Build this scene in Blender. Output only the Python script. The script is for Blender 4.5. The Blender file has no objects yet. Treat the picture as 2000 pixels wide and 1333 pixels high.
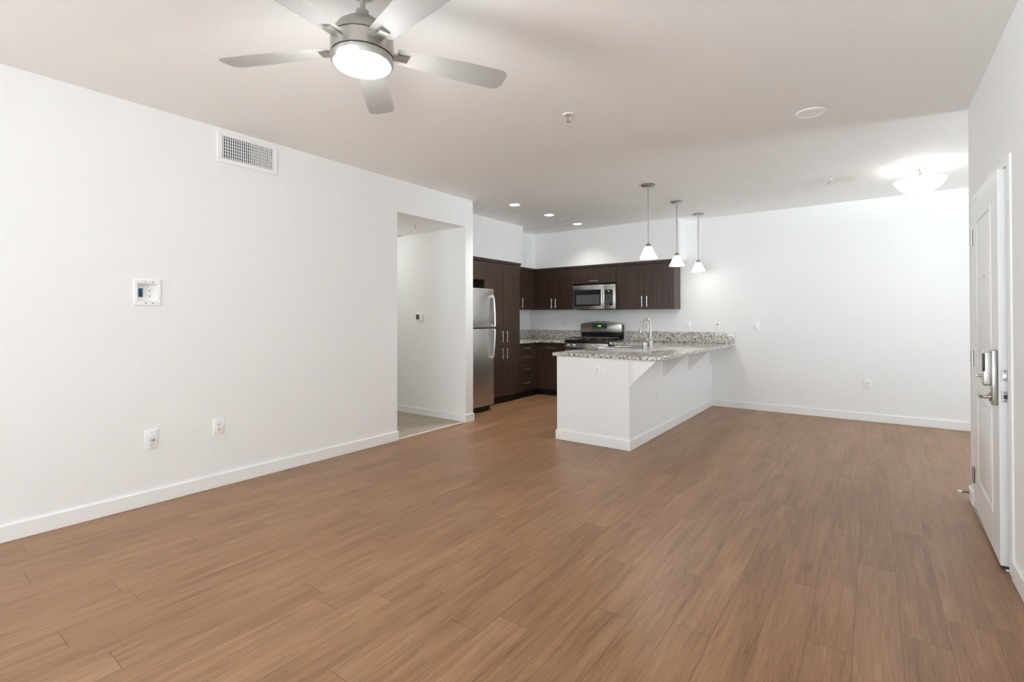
import bpy, bmesh, math, random
from mathutils import Vector, Matrix

random.seed(7)
SC = bpy.context.scene
COL = SC.collection
PI = math.pi

# ------------------------------------------------------------------ camera
cam_d = bpy.data.cameras.new('camera')
cam = bpy.data.objects.new('camera', cam_d)
COL.objects.link(cam)
cam_d.sensor_width = 36.0
cam_d.sensor_fit = 'HORIZONTAL'
cam_d.lens = 955.918 / 2000.0 * 36.0
cam_d.shift_y = -(666.5 - 615.356) / 2000.0
cam_d.clip_start = 0.02
_r = Vector((0.80551985, 0.59256577, -0.00189162))
_u = Vector((0.0057963, -0.0046872, 0.99997222))
_f = Vector((-0.59254044, 0.80550844, 0.00721032))
M = Matrix.Identity(4)
for i in range(3):
    M[i][0], M[i][1], M[i][2] = _r[i], _u[i], -_f[i]
M.translation = Vector((0, 0, 1.28))
cam.matrix_world = M
SC.camera = cam

# ------------------------------------------------------------------ view, sky, daylight
SC.view_settings.view_transform = 'Standard'
SC.view_settings.look = 'None'
SC.view_settings.exposure = 0.06
SC.view_settings.gamma = 1.0
SC.view_settings.use_curve_mapping = False
world = bpy.data.worlds.new('sky')
SC.world = world
world.use_nodes = True
_bg = world.node_tree.nodes['Background']
# dimmed bluish sky above, bright lower half added to lift the ceiling
_nt = world.node_tree
_tc = _nt.nodes.new('ShaderNodeTexCoord')
_sp = _nt.nodes.new('ShaderNodeSeparateXYZ')
_rp = _nt.nodes.new('ShaderNodeValToRGB')
_mr = _nt.nodes.new('ShaderNodeMapRange')
_mr.inputs['From Min'].default_value = -1.0
_nt.links.new(_tc.outputs['Generated'], _sp.inputs[0])
_nt.links.new(_sp.outputs['Z'], _mr.inputs['Value'])
_nt.links.new(_mr.outputs['Result'], _rp.inputs['Fac'])
_rp.color_ramp.elements[0].position = 0.47
_rp.color_ramp.elements[0].color = (0.85, 1.0, 1.11, 1)
_rp.color_ramp.elements[1].position = 0.53
_rp.color_ramp.elements[1].color = (0.09, 0.115, 0.14, 1)
_nt.links.new(_rp.outputs['Color'], _bg.inputs[0])
_bg.inputs[1].default_value = 16.2
SC.cycles.max_bounces = 14
SC.cycles.diffuse_bounces = 8
SC.cycles.caustics_reflective = False
SC.cycles.caustics_refractive = False
SC.cycles.use_denoising = True

# portals over three unseen openings; left and dining ones added to spread the light
def portal(loc, rot, w, h):
    d = bpy.data.lights.new('unseen_opening_portal', 'AREA')
    d.shape = 'RECTANGLE'
    d.size, d.size_y = w, h
    d.cycles.is_portal = True
    o = bpy.data.objects.new('unseen_opening_portal', d)
    COL.objects.link(o)
    o.location = loc
    o.rotation_euler = rot


portal((-0.3, -5.55, 1.33), (PI / 2, 0, 0), 1.45, 1.9)
portal((-4.078, -3.45, 1.33), (PI / 2, 0, -PI / 2), 3.75, 1.9)
portal((5.65, 5.55, 1.35), (PI / 2, 0, PI / 2), 1.65, 2.55)

WARM = (0.98, 0.985, 0.97)


def point_light(name, loc, power, color=WARM, radius=0.03):
    d = bpy.data.lights.new(name, 'POINT')
    d.energy, d.color, d.shadow_soft_size = power, color, radius
    o = bpy.data.objects.new(name, d)
    o.location = loc
    COL.objects.link(o)
    return o


def spot_light(name, loc, power, angle=120, color=WARM, radius=0.05):
    d = bpy.data.lights.new(name, 'SPOT')
    d.energy, d.color, d.shadow_soft_size = power, color, radius
    d.spot_size, d.spot_blend = math.radians(angle), 1.0
    o = bpy.data.objects.new(name, d)
    o.location = loc
    COL.objects.link(o)
    return o


# ------------------------------------------------------------------ materials
def mat(name, col, rough=0.5, metal=0.0, spec=0.5, emit=None, estr=0.0):
    m = bpy.data.materials.new(name)
    m.use_nodes = True
    b = m.node_tree.nodes['Principled BSDF']
    b.inputs['Base Color'].default_value = (*col, 1)
    b.inputs['Roughness'].default_value = rough
    b.inputs['Metallic'].default_value = metal
    b.inputs['Specular IOR Level'].default_value = spec
    if emit:
        b.inputs['Emission Color'].default_value = (*emit, 1)
        b.inputs['Emission Strength'].default_value = estr
    return m


def N(m, t, **kw):
    n = m.node_tree.nodes.new(t)
    for k, v in kw.items():
        setattr(n, k, v)
    return n


def LK(m, a, b):
    m.node_tree.links.new(a, b)


def BS(m):
    return m.node_tree.nodes['Principled BSDF']


def coords(m, scale=(1, 1, 1)):
    tc = N(m, 'ShaderNodeTexCoord')
    mp = N(m, 'ShaderNodeMapping')
    mp.inputs['Scale'].default_value = scale
    LK(m, tc.outputs['Object'], mp.inputs['Vector'])
    return mp.outputs['Vector']


def ramp(m, src, stops, interp='LINEAR'):
    r = N(m, 'ShaderNodeValToRGB')
    r.color_ramp.interpolation = interp
    els = r.color_ramp.elements
    while len(els) < len(stops):
        els.new(0.5)
    for e, (p, c) in zip(els, stops):
        e.position = p
        e.color = (*c, 1)
    LK(m, src, r.inputs['Fac'])
    return r.outputs['Color']


def bump(m, src, strength, dist):
    b = N(m, 'ShaderNodeBump')
    b.inputs['Strength'].default_value = strength
    b.inputs['Distance'].default_value = dist
    LK(m, src, b.inputs['Height'])
    LK(m, b.outputs['Normal'], BS(m).inputs['Normal'])


def paint(name, col, rough=0.6, tex=0.25):
    m = mat(name, col, rough, spec=0.3)
    n = N(m, 'ShaderNodeTexNoise')
    n.inputs['Scale'].default_value = 140
    n.inputs['Detail'].default_value = 3
    LK(m, coords(m), n.inputs['Vector'])
    bump(m, n.outputs['Fac'], tex, 0.0012)
    return m


M_WALL = paint('wall_paint', (0.92, 0.92, 0.91))
M_CEIL = paint('ceiling_paint', (0.965, 0.965, 0.955), 0.8)
M_TRIM = mat('trim_paint', (0.93, 0.93, 0.92), 0.35)
M_DOOR = mat('door_paint', (0.90, 0.895, 0.88), 0.35)
M_PLATE = mat('white_plastic', (0.94, 0.94, 0.93), 0.3)
M_SLOT = mat('dark_slot', (0.02, 0.02, 0.02), 0.6)
M_BLACK = mat('black_enamel', (0.012, 0.012, 0.013), 0.18)
M_BLKMAT = mat('black_cast', (0.035, 0.031, 0.029), 0.38)
M_GRATE = mat('cast_iron_grate', (0.075, 0.06, 0.052), 0.32)
M_TOE = mat('toe_kick_black', (0.012, 0.012, 0.014), 0.5)
M_CHROME = mat('satin_nickel', (0.47, 0.45, 0.42), 0.28, 1.0)
M_BRIGHT = mat('bright_steel', (0.82, 0.81, 0.79), 0.32, 1.0)
M_BLADE = mat('fan_blade_silver', (0.60, 0.595, 0.585), 0.5)
M_GLASSG = mat('oven_glass_grey', (0.10, 0.10, 0.10), 0.12)
M_BLUE = mat('blue_cable', (0.03, 0.16, 0.32), 0.4)
M_LENS = mat('fan_lens', (0.9, 0.9, 0.88), 0.3, emit=(1.0, 0.93, 0.82), estr=3.0)
M_SHADE = mat('lit_glass_shade', (0.9, 0.9, 0.88), 0.25, emit=(1.0, 0.94, 0.85), estr=1.2)
M_BOWL = mat('lit_glass_bowl', (0.9, 0.9, 0.88), 0.25, emit=(1.0, 0.95, 0.87), estr=1.6)
M_BULB = mat('lit_bulb', (0.9, 0.9, 0.88), 0.3, emit=(1.0, 0.93, 0.82), estr=6.0)
M_CAN = mat('lit_can_lens', (0.9, 0.9, 0.88), 0.3, emit=(1.0, 0.95, 0.86), estr=6.0)
M_GREEN = mat('green_digits', (0.05, 0.3, 0.05), 0.4, emit=(0.15, 1.0, 0.1), estr=1.6)
M_TEAL = mat('teal_digits', (0.05, 0.3, 0.28), 0.4, emit=(0.2, 0.75, 0.65), estr=0.8)
M_KEY = mat('keypad_print', (0.45, 0.46, 0.45), 0.5)
M_SCREEN = mat('lcd_screen', (0.085, 0.075, 0.05), 0.25)
M_TAPE = mat('threshold_ivory', (0.74, 0.70, 0.63), 0.4)
M_RED = mat('sprinkler_bulb_red', (0.5, 0.06, 0.03), 0.3)


def steel(name, col, axis, rough=0.3):
    m = mat(name, col, rough, 1.0)
    sc = [260, 260, 260]
    sc[axis] = 2.0
    n = N(m, 'ShaderNodeTexNoise')
    n.inputs['Scale'].default_value = 1.0
    n.inputs['Detail'].default_value = 2
    LK(m, coords(m, sc), n.inputs['Vector'])
    r = N(m, 'ShaderNodeMapRange')
    r.inputs['To Min'].default_value = rough - 0.06
    r.inputs['To Max'].default_value = rough + 0.08
    LK(m, n.outputs['Fac'], r.inputs['Value'])
    LK(m, r.outputs['Result'], BS(m).inputs['Roughness'])
    return m


M_STEEL_V = steel('brushed_steel_upright', (0.62, 0.60, 0.57), 2, 0.36)
M_STEEL_H = steel('brushed_steel_across', (0.55, 0.525, 0.49), 0)
M_SINK = steel('sink_steel', (0.72, 0.71, 0.70), 1, 0.25)


def wood(name, axis):
    m = mat(name, (0.05, 0.03, 0.02), 0.36, spec=0.5)
    sc = [55, 55, 55]
    sc[axis] = 1.6
    n = N(m, 'ShaderNodeTexNoise')
    n.inputs['Scale'].default_value = 1.0
    n.inputs['Detail'].default_value = 5
    n.inputs['Roughness'].default_value = 0.65
    LK(m, coords(m, sc), n.inputs['Vector'])
    c = ramp(m, n.outputs['Fac'], [(0.30, (0.026, 0.0125, 0.0085)), (0.5, (0.047, 0.025, 0.017)), (0.72, (0.082, 0.046, 0.032))])
    LK(m, c, BS(m).inputs['Base Color'])
    return m


M_WOOD = wood('espresso_wood_upright', 2)
M_WOODX = wood('espresso_wood_across', 0)


def granite():
    m = mat('speckled_granite', (0.5, 0.48, 0.45), 0.1, spec=0.5)
    v = N(m, 'ShaderNodeTexVoronoi')
    v.inputs['Scale'].default_value = 128
    n = N(m, 'ShaderNodeTexNoise')
    n.inputs['Scale'].default_value = 60
    n.inputs['Detail'].default_value = 2
    co = coords(m)
    LK(m, co, n.inputs['Vector'])
    mx = N(m, 'ShaderNodeMix', data_type='RGBA', blend_type='LINEAR_LIGHT')
    mx.inputs[0].default_value = 0.012
    LK(m, co, mx.inputs[6])
    LK(m, n.outputs['Color'], mx.inputs[7])
    LK(m, mx.outputs[2], v.inputs['Vector'])
    sep = N(m, 'ShaderNodeSeparateColor')
    LK(m, v.outputs['Color'], sep.inputs[0])
    c = ramp(m, sep.outputs[0], [(0.0, (0.022, 0.021, 0.021)), (0.18, (0.17, 0.16, 0.15)), (0.30, (0.42, 0.39, 0.35)),
                                 (0.42, (0.66, 0.615, 0.54)), (0.75, (0.82, 0.79, 0.73))], 'CONSTANT')
    LK(m, c, BS(m).inputs['Base Color'])
    return m


M_GRAN = granite()


def floor_mat():
    m = mat('wood_plank_vinyl', (0.3, 0.17, 0.1), 0.35, spec=0.3)
    tc = N(m, 'ShaderNodeTexCoord')
    sx = N(m, 'ShaderNodeSeparateXYZ')
    LK(m, tc.outputs['Object'], sx.inputs[0])

    def ma(op, a, b=None, c=None):
        n = N(m, 'ShaderNodeMath', operation=op)
        for i, x in enumerate((a, b, c)):
            if x is None:
                continue
            if isinstance(x, (int, float)):
                n.inputs[i].default_value = x
            else:
                LK(m, x, n.inputs[i])
        return n.outputs[0]
    W, LEN = 0.1537, 1.22
    u = ma('DIVIDE', ma('ADD', sx.outputs[0], 10 * W - 0.395 + 40 * W), W)
    row = ma('FLOOR', u)
    fu = ma('FRACT', u)
    wn = N(m, 'ShaderNodeTexWhiteNoise', noise_dimensions='1D')
    LK(m, row, wn.inputs['W'])
    v = ma('ADD', ma('DIVIDE', sx.outputs[1], LEN), ma('MULTIPLY', wn.outputs['Value'], 7.0))
    v = ma('ADD', v, 20.0)
    pl = ma('FLOOR', v)
    fv = ma('FRACT', v)
    cb = N(m, 'ShaderNodeCombineXYZ')
    LK(m, row, cb.inputs[0])
    LK(m, pl, cb.inputs[1])
    wn2 = N(m, 'ShaderNodeTexWhiteNoise', noise_dimensions='2D')
    LK(m, cb.outputs[0], wn2.inputs['Vector'])
    # grain coordinates, shifted per plank
    g = N(m, 'ShaderNodeCombineXYZ')
    LK(m, ma('ADD', ma('MULTIPLY', sx.outputs[0], 34.0), ma('MULTIPLY', wn2.outputs['Value'], 91.0)), g.inputs[0])
    LK(m, ma('ADD', ma('MULTIPLY', sx.outputs[1], 1.9), ma('MULTIPLY', wn2.outputs['Value'], 37.0)), g.inputs[1])
    n1 = N(m, 'ShaderNodeTexNoise')
    n1.inputs['Scale'].default_value = 1.0
    n1.inputs['Detail'].default_value = 6
    n1.inputs['Roughness'].default_value = 0.62
    n1.inputs['Distortion'].default_value = 0.5
    LK(m, g.outputs[0], n1.inputs['Vector'])
    g2 = N(m, 'ShaderNodeCombineXYZ')
    LK(m, ma('ADD', ma('MULTIPLY', sx.outputs[0], 260.0), ma('MULTIPLY', wn2.outputs['Value'], 31.0)), g2.inputs[0])
    LK(m, ma('MULTIPLY', sx.outputs[1], 7.0), g2.inputs[1])
    n2 = N(m, 'ShaderNodeTexNoise')
    n2.inputs['Scale'].default_value = 1.0
    n2.inputs['Detail'].default_value = 3
    LK(m, g2.outputs[0], n2.inputs['Vector'])
    n3 = N(m, 'ShaderNodeTexNoise')
    n3.inputs['Scale'].default_value = 1.0
    n3.inputs['Detail'].default_value = 2
    g3 = N(m, 'ShaderNodeCombineXYZ')
    LK(m, ma('ADD', ma('MULTIPLY', sx.outputs[0], 7.0), ma('MULTIPLY', wn2.outputs['Value'], 53.0)), g3.inputs[0])
    LK(m, ma('MULTIPLY', sx.outputs[1], 1.3), g3.inputs[1])
    LK(m, g3.outputs[0], n3.inputs['Vector'])
    fac = ma('ADD', ma('MULTIPLY', n1.outputs['Fac'], 0.42), ma('MULTIPLY', n2.outputs['Fac'], 0.33))
    fac = ma('ADD', fac, ma('MULTIPLY', n3.outputs['Fac'], 0.25))
    fac = ma('ADD', fac, ma('MULTIPLY', ma('SUBTRACT', wn2.outputs['Value'], 0.5), 0.06))
    c = ramp(m, fac, [(0.28, (0.12, 0.055, 0.025)), (0.42, (0.235, 0.121, 0.060)), (0.55, (0.325, 0.178, 0.094)), (0.74, (0.45, 0.27, 0.155))])
    # seams
    e1 = ma('LESS_THAN', ma('MINIMUM', fu, ma('SUBTRACT', 1.0, fu)), 0.006)
    e2 = ma('LESS_THAN', ma('MINIMUM', fv, ma('SUBTRACT', 1.0, fv)), 0.0012)
    seam = ma('MAXIMUM', e1, e2)
    mx = N(m, 'ShaderNodeMix', data_type='RGBA')
    LK(m, ma('MULTIPLY', seam, 0.62), mx.inputs[0])
    LK(m, c, mx.inputs[6])
    mx.inputs[7].default_value = (0.06, 0.03, 0.018, 1)
    LK(m, mx.outputs[2], BS(m).inputs['Base Color'])
    rr = N(m, 'ShaderNodeMapRange')
    rr.inputs['To Min'].default_value = 0.27
    rr.inputs['To Max'].default_value = 0.42
    LK(m, n1.outputs['Fac'], rr.inputs['Value'])
    LK(m, rr.outputs['Result'], BS(m).inputs['Roughness'])
    h = ma('SUBTRACT', ma('MULTIPLY', n2.outputs['Fac'], 0.4), seam)
    bump(m, h, 0.25, 0.0012)
    return m


M_FLOOR = floor_mat()


def carpet_mat():
    m = mat('beige_carpet', (0.45, 0.38, 0.29), 0.95, spec=0.1)
    n = N(m, 'ShaderNodeTexNoise')
    n.inputs['Scale'].default_value = 260
    n.inputs['Detail'].default_value = 3
    LK(m, coords(m), n.inputs['Vector'])
    n2 = N(m, 'ShaderNodeTexNoise')
    n2.inputs['Scale'].default_value = 9
    LK(m, coords(m), n2.inputs['Vector'])
    ad = N(m, 'ShaderNodeMath', operation='ADD')
    ml = N(m, 'ShaderNodeMath', operation='MULTIPLY')
    ml.inputs[1].default_value = 0.5
    LK(m, n.outputs['Fac'], ad.inputs[0])
    LK(m, n2.outputs['Fac'], ad.inputs[1])
    LK(m, ad.outputs[0], ml.inputs[0])
    c = ramp(m, ml.outputs[0], [(0.3, (0.40, 0.345, 0.265)), (0.7, (0.60, 0.53, 0.43))])
    LK(m, c, BS(m).inputs['Base Color'])
    bump(m, n.outputs['Fac'], 0.9, 0.006)
    return m


M_CARPET = carpet_mat()


# ------------------------------------------------------------------ mesh builder
class B:
    def __init__(self):
        self.bm = bmesh.new()

    def box(self, x0, x1, y0, y1, z0, z1, bev=0.0, seg=2):
        v = [self.bm.verts.new((x, y, z)) for x in (x0, x1) for y in (y0, y1) for z in (z0, z1)]
        fs = [(0, 1, 3, 2), (4, 6, 7, 5), (0, 4, 5, 1), (2, 3, 7, 6), (0, 2, 6, 4), (1, 5, 7, 3)]
        faces = [self.bm.faces.new([v[i] for i in f]) for f in fs]
        if bev > 0:
            es = {e for f in faces for e in f.edges}
            bmesh.ops.bevel(self.bm, geom=list(es), offset=bev, segments=seg, profile=0.5, affect='EDGES')
        return self

    def prism(self, poly, axis, a0, a1, bev=0.0):
        # poly: 2d outline in the two other axes (in order x,y,z without axis)
        def P(p, a):
            c = list(p)
            c.insert(axis, a)
            return c
        lo = [self.bm.verts.new(P(p, a0)) for p in poly]
        hi = [self.bm.verts.new(P(p, a1)) for p in poly]
        n = len(poly)
        faces = [self.bm.faces.new(lo[::-1]), self.bm.faces.new(hi)]
        for i in range(n):
            faces.append(self.bm.faces.new((lo[i], lo[(i + 1) % n], hi[(i + 1) % n], hi[i])))
        if bev > 0:
            es = {e for f in faces[:2] for e in f.edges}
            bmesh.ops.bevel(self.bm, geom=list(es), offset=bev, segments=2, profile=0.5, affect='EDGES')
        return self

    def lathe(self, prof, c=(0, 0, 0), seg=40, axis=2, closed=False):
        # prof: (radius, height) along axis
        rings = []
        for r, h in prof:
            ring = []
            if r < 1e-6:
                p = [0, 0, 0]
                p[axis] = h
                ring = [self.bm.verts.new([p[k] + c[k] for k in range(3)])]
            else:
                for i in range(seg):
                    a = 2 * PI * i / seg
                    p = [r * math.cos(a), r * math.sin(a)]
                    p.insert(axis, h)
                    ring.append(self.bm.verts.new([p[k] + c[k] for k in range(3)]))
            rings.append(ring)
        for a, b in zip(rings, rings[1:]):
            for i in range(seg):
                j = (i + 1) % seg
                if len(a) == 1 and len(b) == 1:
                    continue
                if len(a) == 1:
                    self.bm.faces.new((a[0], b[i], b[j]))
                elif len(b) == 1:
                    self.bm.faces.new((a[i], b[0], a[j]))
                else:
                    self.bm.faces.new((a[i], b[i], b[j], a[j]))
        if not closed:
            for ring in (rings[0], rings[-1]):
                if len(ring) > 1:
                    self.bm.faces.new(ring)
        else:
            a, b = rings[-1], rings[0]
            for i in range(seg):
                j = (i + 1) % seg
                self.bm.faces.new((a[i], b[i], b[j], a[j]))
        return self

    def tube(self, pts, r, seg=12, caps=True):
        pts = [Vector(p) for p in pts]
        rr = r if isinstance(r, (list, tuple)) else [r] * len(pts)
        prev = None
        rings = []
        for i, p in enumerate(pts):
            if i == 0:
                t = pts[1] - p
            elif i == len(pts) - 1:
                t = p - pts[i - 1]
            else:
                t = (pts[i + 1] - p).normalized() + (p - pts[i - 1]).normalized()
            t.normalize()
            if prev is None:
                up = Vector((0, 0, 1)) if abs(t.z) < 0.9 else Vector((1, 0, 0))
                a = t.cross(up).normalized()
            else:
                a = (prev - t * prev.dot(t)).normalized()
            prev = a
            b = t.cross(a)
            rings.append([self.bm.verts.new(p + rr[i] * (math.cos(2 * PI * k / seg) * a + math.sin(2 * PI * k / seg) * b)) for k in range(seg)])
        for x, y in zip(rings, rings[1:]):
            for k in range(seg):
                j = (k + 1) % seg
                self.bm.faces.new((x[k], x[j], y[j], y[k]))
        if caps:
            self.bm.faces.new(rings[0][::-1])
            self.bm.faces.new(rings[-1])
        return self

    def cyl(self, p0, p1, r, seg=20):
        return self.tube([p0, p1], r, seg)


OFF = {}


def obj(name, b, m, parent=None, label=None):
    off = OFF.get(parent.name, Vector((0, 0, 0))) if parent else Vector((0, 0, 0))
    bm = b.bm
    if off.length > 0:
        bmesh.ops.translate(bm, verts=bm.verts, vec=-off)
    bmesh.ops.recalc_face_normals(bm, faces=bm.faces)
    me = bpy.data.meshes.new(name)
    bm.to_mesh(me)
    bm.free()
    me.materials.append(m)
    for p in me.polygons:
        p.use_smooth = True
    me.set_sharp_from_angle(angle=math.radians(32))
    o = bpy.data.objects.new(name, me)
    COL.objects.link(o)
    if parent:
        o.parent = parent
        OFF[o.name] = off
    if label:
        o['label'] = label
    return o


def struct(name, b, m, parent=None):
    o = obj(name, b, m, parent)
    if parent is None:
        o['kind'] = 'structure'
    return o


def thing(name, label, cat, loc=(0, 0, 0), rotz=0.0, group=None, local=False):
    o = bpy.data.objects.new(name, None)
    o.empty_display_size = 0.05
    COL.objects.link(o)
    o.location = loc
    o.rotation_euler = (0, 0, rotz)
    o['label'] = label
    o['category'] = cat
    if group:
        o['group'] = group
    OFF[o.name] = Vector((0, 0, 0)) if local else Vector(loc)
    return o


def dup(root, loc, rotz, label, group=None):
    r = root.copy()
    COL.objects.link(r)
    r.location = loc
    r.rotation_euler = (0, 0, rotz)
    r['label'] = label
    if group:
        r['group'] = group
    for ch in list(root.children):
        c = ch.copy()
        COL.objects.link(c)
        c.parent = r
        for g in list(ch.children):
            d = g.copy()
            COL.objects.link(d)
            d.parent = c
    return r


# ------------------------------------------------------------------ plan (metres)
XL, YB, XR, H = -4.018, 7.487, 0.553, 2.748
HOP0, HOP1, HZ = 3.427, 4.499, 2.406      # hall opening
YPIL = 4.639                              # kitchen side of the pillar wall
XK = -5.09                                # kitchen left wall
YRC = 4.675                               # end of the right wall
XD = 5.6                                  # dining right wall
YF = -5.5                                 # window wall behind the camera
XH = -7.0
BT, BH = 0.013, 0.098
RY0, RY1, RZ0, RZ1 = 1.166, 1.284, 1.399, 1.525   # recess behind the media box
ZC, TC = 0.916, 0.036                     # counter top, thickness
XP0, XP1, YP = -2.700, -1.890, 4.475      # peninsula walls

# ------------------------------------------------------------------ shell
struct('floor', B().box(XK - 0.12, XD + 0.12, YF - 0.12, YB + 0.12, -0.1, 0.0), M_FLOOR)
struct('hall_carpet', B().box(XH, -4.035, HOP0, HOP1, 0.0005, 0.012), M_CARPET)
struct('floor_hall', B().box(XH - 0.12, XK - 0.12, HOP0 - 0.12, YPIL, -0.1, 0.0), M_CARPET)
struct('ceiling', B().box(XK - 0.12, XD + 0.12, YF - 0.12, YB + 0.12, H, H + 0.1), M_CEIL)
struct('ceiling_hall', B().box(XH - 0.12, XL - 0.12, HOP0 - 0.12, HOP1, HZ, HZ + 0.1), M_CEIL)
struct('wall_left', B().box(XL - 0.12, XL, YF - 0.12, -5.3, 0, H).box(XL - 0.12, XL, -1.6, RY0, 0, H).box(XL - 0.12, XL, RY1, HOP0, 0, H)
       .box(XL - 0.12, XL, RY0, RY1, 0, RZ0).box(XL - 0.12, XL, RY0, RY1, RZ1, H).box(XL - 0.12, XL - 0.06, RY0, RY1, RZ0, RZ1)
       .box(XL - 0.12, XL, -5.3, -1.6, 0, 0.06).box(XL - 0.12, XL, -5.3, -1.6, 2.6, H).box(XL - 0.12, XL, HOP0, HOP1, HZ, H), M_WALL)  # opening behind the camera added to even out the light
struct('wall_hall', B().box(XH - 0.12, XL, HOP1, YPIL, 0, H), M_WALL)
struct('wall_hall_near', B().box(XH - 0.12, XL - 0.12, HOP0 - 0.12, HOP0, 0, HZ), M_WALL)
struct('wall_hall_end', B().box(XH - 0.12, XH, HOP0, HOP1, 0, HZ), M_WALL)
struct('wall_kitchen', B().box(XK - 0.12, XK, YPIL, YB, 0, H), M_WALL)
struct('wall_back', B().box(XK - 0.12, XD + 0.12, YB, YB + 0.12, 0, H), M_WALL)
DO0, DO1, DZ = 3.452, 4.452, 2.046         # front door opening
struct('wall_right', B().box(XR, XR + 0.12, YF - 0.12, DO0, 0, H).box(XR, XR + 0.12, DO1, YRC, 0, H)
       .box(XR, XR + 0.12, DO0, DO1, DZ, H), M_WALL)
struct('wall_dining_near', B().box(XR + 0.12, XD, YRC - 0.12, YRC, 0, H), M_WALL)
struct('wall_dining_right', B().box(XD, XD + 0.12, YF - 0.12, 4.75, 0, H).box(XD, XD + 0.12, 6.35, YB, 0, H)
       .box(XD, XD + 0.12, 4.75, 6.35, 0, 0.1).box(XD, XD + 0.12, 4.75, 6.35, 2.6, H), M_WALL)  # unseen opening added to brighten the far end of the room
struct('wall_front', B().box(XL, -1.0, YF - 0.12, YF, 0, H).box(0.4, XD, YF - 0.12, YF, 0, H)
       .box(-1.0, 0.4, YF - 0.12, YF, 2.6, H).box(-1.0, 0.4, YF - 0.12, YF, 0, 0.06), M_WALL)
struct('wall_soffit', B().box(XK, -4.49, YPIL, 6.40, 2.148, H).box(XK, -4.775, 6.40, 7.18, 2.148, H)
       .box(XK, -2.262, 7.18, YB, 2.148, H), M_WALL)
struct('wall_peninsula', B().box(XP0, XP1, YP, YP + 0.115, 0, ZC - TC).box(XP1 - 0.11, XP1, YP + 0.115, YB, 0, ZC - TC), M_WALL)


def bboard(name, pieces):
    b = B()
    for x0, x1, y0, y1 in pieces:
        b.box(x0, x1, y0, y1, 0.0, BH, 0.003, 1)
    return struct(name, b, M_TRIM)


bboard('baseboard_left', [(XL, XL + BT, -1.6, HOP0 + BT), (XL - 0.12, XL, HOP0, HOP0 + BT)])
bboard('baseboard_hall', [(XH, XL, HOP1 - BT, HOP1), (XL, XL + BT, HOP1 - BT, YPIL + BT), (XL - 0.3, XL, YPIL, YPIL + BT)])
bboard('baseboard_back', [(XP1 + BT, XD, YB - BT, YB)])
bboard('baseboard_peninsula', [(XP0 - BT, XP1 + BT, YP - BT, YP), (XP1, XP1 + BT, YP, YB - BT), (XP0 - BT, XP0, YP, YP + 0.115)])
bboard('baseboard_right', [(XR - BT, XR, YF, 3.362), (XR - BT, XR, 4.515, YRC + BT), (XR, XD, YRC, YRC + BT)])
bboard('baseboard_front', [(XL + BT, -1.0, YF, YF + BT), (0.4, XR - BT, YF, YF + BT)])
struct('trim_1', B().box(-4.052, -4.022, HOP0 + BT, HOP1 - BT, 0.0, 0.013, 0.004), M_TAPE)          # carpet edge strip
# front door frame
tr = B()
tr.box(XR - 0.008, XR + 0.13, 3.372, DO0, 0, 2.088, 0.003, 1).box(XR - 0.008, XR + 0.13, DO1, 4.512, 0, 2.088, 0.003, 1)
tr.box(XR - 0.008, XR + 0.13, DO0, DO1, DZ, 2.088, 0.003, 1)
tr.box(XR + 0.045, XR + 0.13, DO0, DO0 + 0.018, 0, DZ).box(XR + 0.045, XR + 0.13, DO1 - 0.018, DO1, 0, DZ).box(XR + 0.045, XR + 0.13, DO0, DO1, DZ - 0.018, DZ)
struct('trim_2', tr, M_TRIM)
struct('trim_3', B().box(XR - 0.02, XR + 0.13, DO0, DO1, 0.0, 0.012, 0.004), M_CHROME)              # door sill

# ------------------------------------------------------------------ front door (slightly ajar)
HY, HX = 4.445, 0.5435
ang = math.asin(0.026 / 0.968)
d1 = bpy.data.objects.new('door_1', None)
COL.objects.link(d1)
d1.location = (HX, HY, 0.0)
# local frame: leaf runs along -Y from the hinge, inner face at x=0, thickness towards +X
d1.rotation_euler = (0, 0, -ang)
d1['kind'] = 'structure'
d1['label'] = 'white two-panel front door standing slightly ajar in the right wall'
OFF[d1.name] = Vector((0, 0, 0))
LW, LT, LZ0, LZ1 = 0.968, 0.044, 0.02, 2.036
leaf = B().box(0.0, LT, -LW, 0, LZ0, LZ1, 0.002, 1)
obj('door_leaf', leaf, M_DOOR, d1)
for z0, z1 in ((0.97, 1.90), (0.225, 0.79)):
    y0, y1 = -LW + 0.21, -0.21 + 0.02
    t = 0.022
    pb = B()
    for a, b_, c, d in ((y0, y1, z1 - t, z1), (y0, y1, z0, z0 + t), (y0, y0 + t, z0 + t, z1 - t), (y1 - t, y1, z0 + t, z1 - t)):
        pb.box(-0.0045, 0.001, a, b_, c, d, 0.002, 2)
    pb.box(-0.003, 0.001, y0 + 0.05, y1 - 0.05, z0 + 0.05, z1 - 0.05, 0.002, 2)
    obj('door_panel', pb, M_DOOR, d1)
# lockset
lk = B().box(-0.024, 0.0, -LW + 0.018, -LW + 0.088, 0.828, 1.112, 0.006, 3)
lock = obj('electronic_lock', lk, M_CHROME, d1, 'brushed nickel electronic lock with lever')
bd = B().box(-0.058, -0.022, -LW + 0.022, -LW + 0.084, 0.925, 1.104, 0.012, 3)
obj('lock_housing', bd, M_BRIGHT, lock)
obj('battery_cover', B().box(-0.0575, -0.047, -LW + 0.019, -LW + 0.08, 1.0, 1.094, 0.003, 2), M_BLKMAT, lock)
obj('thumbturn', B().cyl((-0.058, -LW + 0.053, 0.975), (-0.07, -LW + 0.053, 0.975), 0.008)
    .box(-0.08, -0.068, -LW + 0.047, -LW + 0.085, 0.968, 0.982, 0.003), M_CHROME, lock)
lv = B().lathe([(0.023, -0.03), (0.021, -0.024), (0.012, -0.024)], (-0.0, -LW + 0.053, 0.866), 24, 0)
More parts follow.
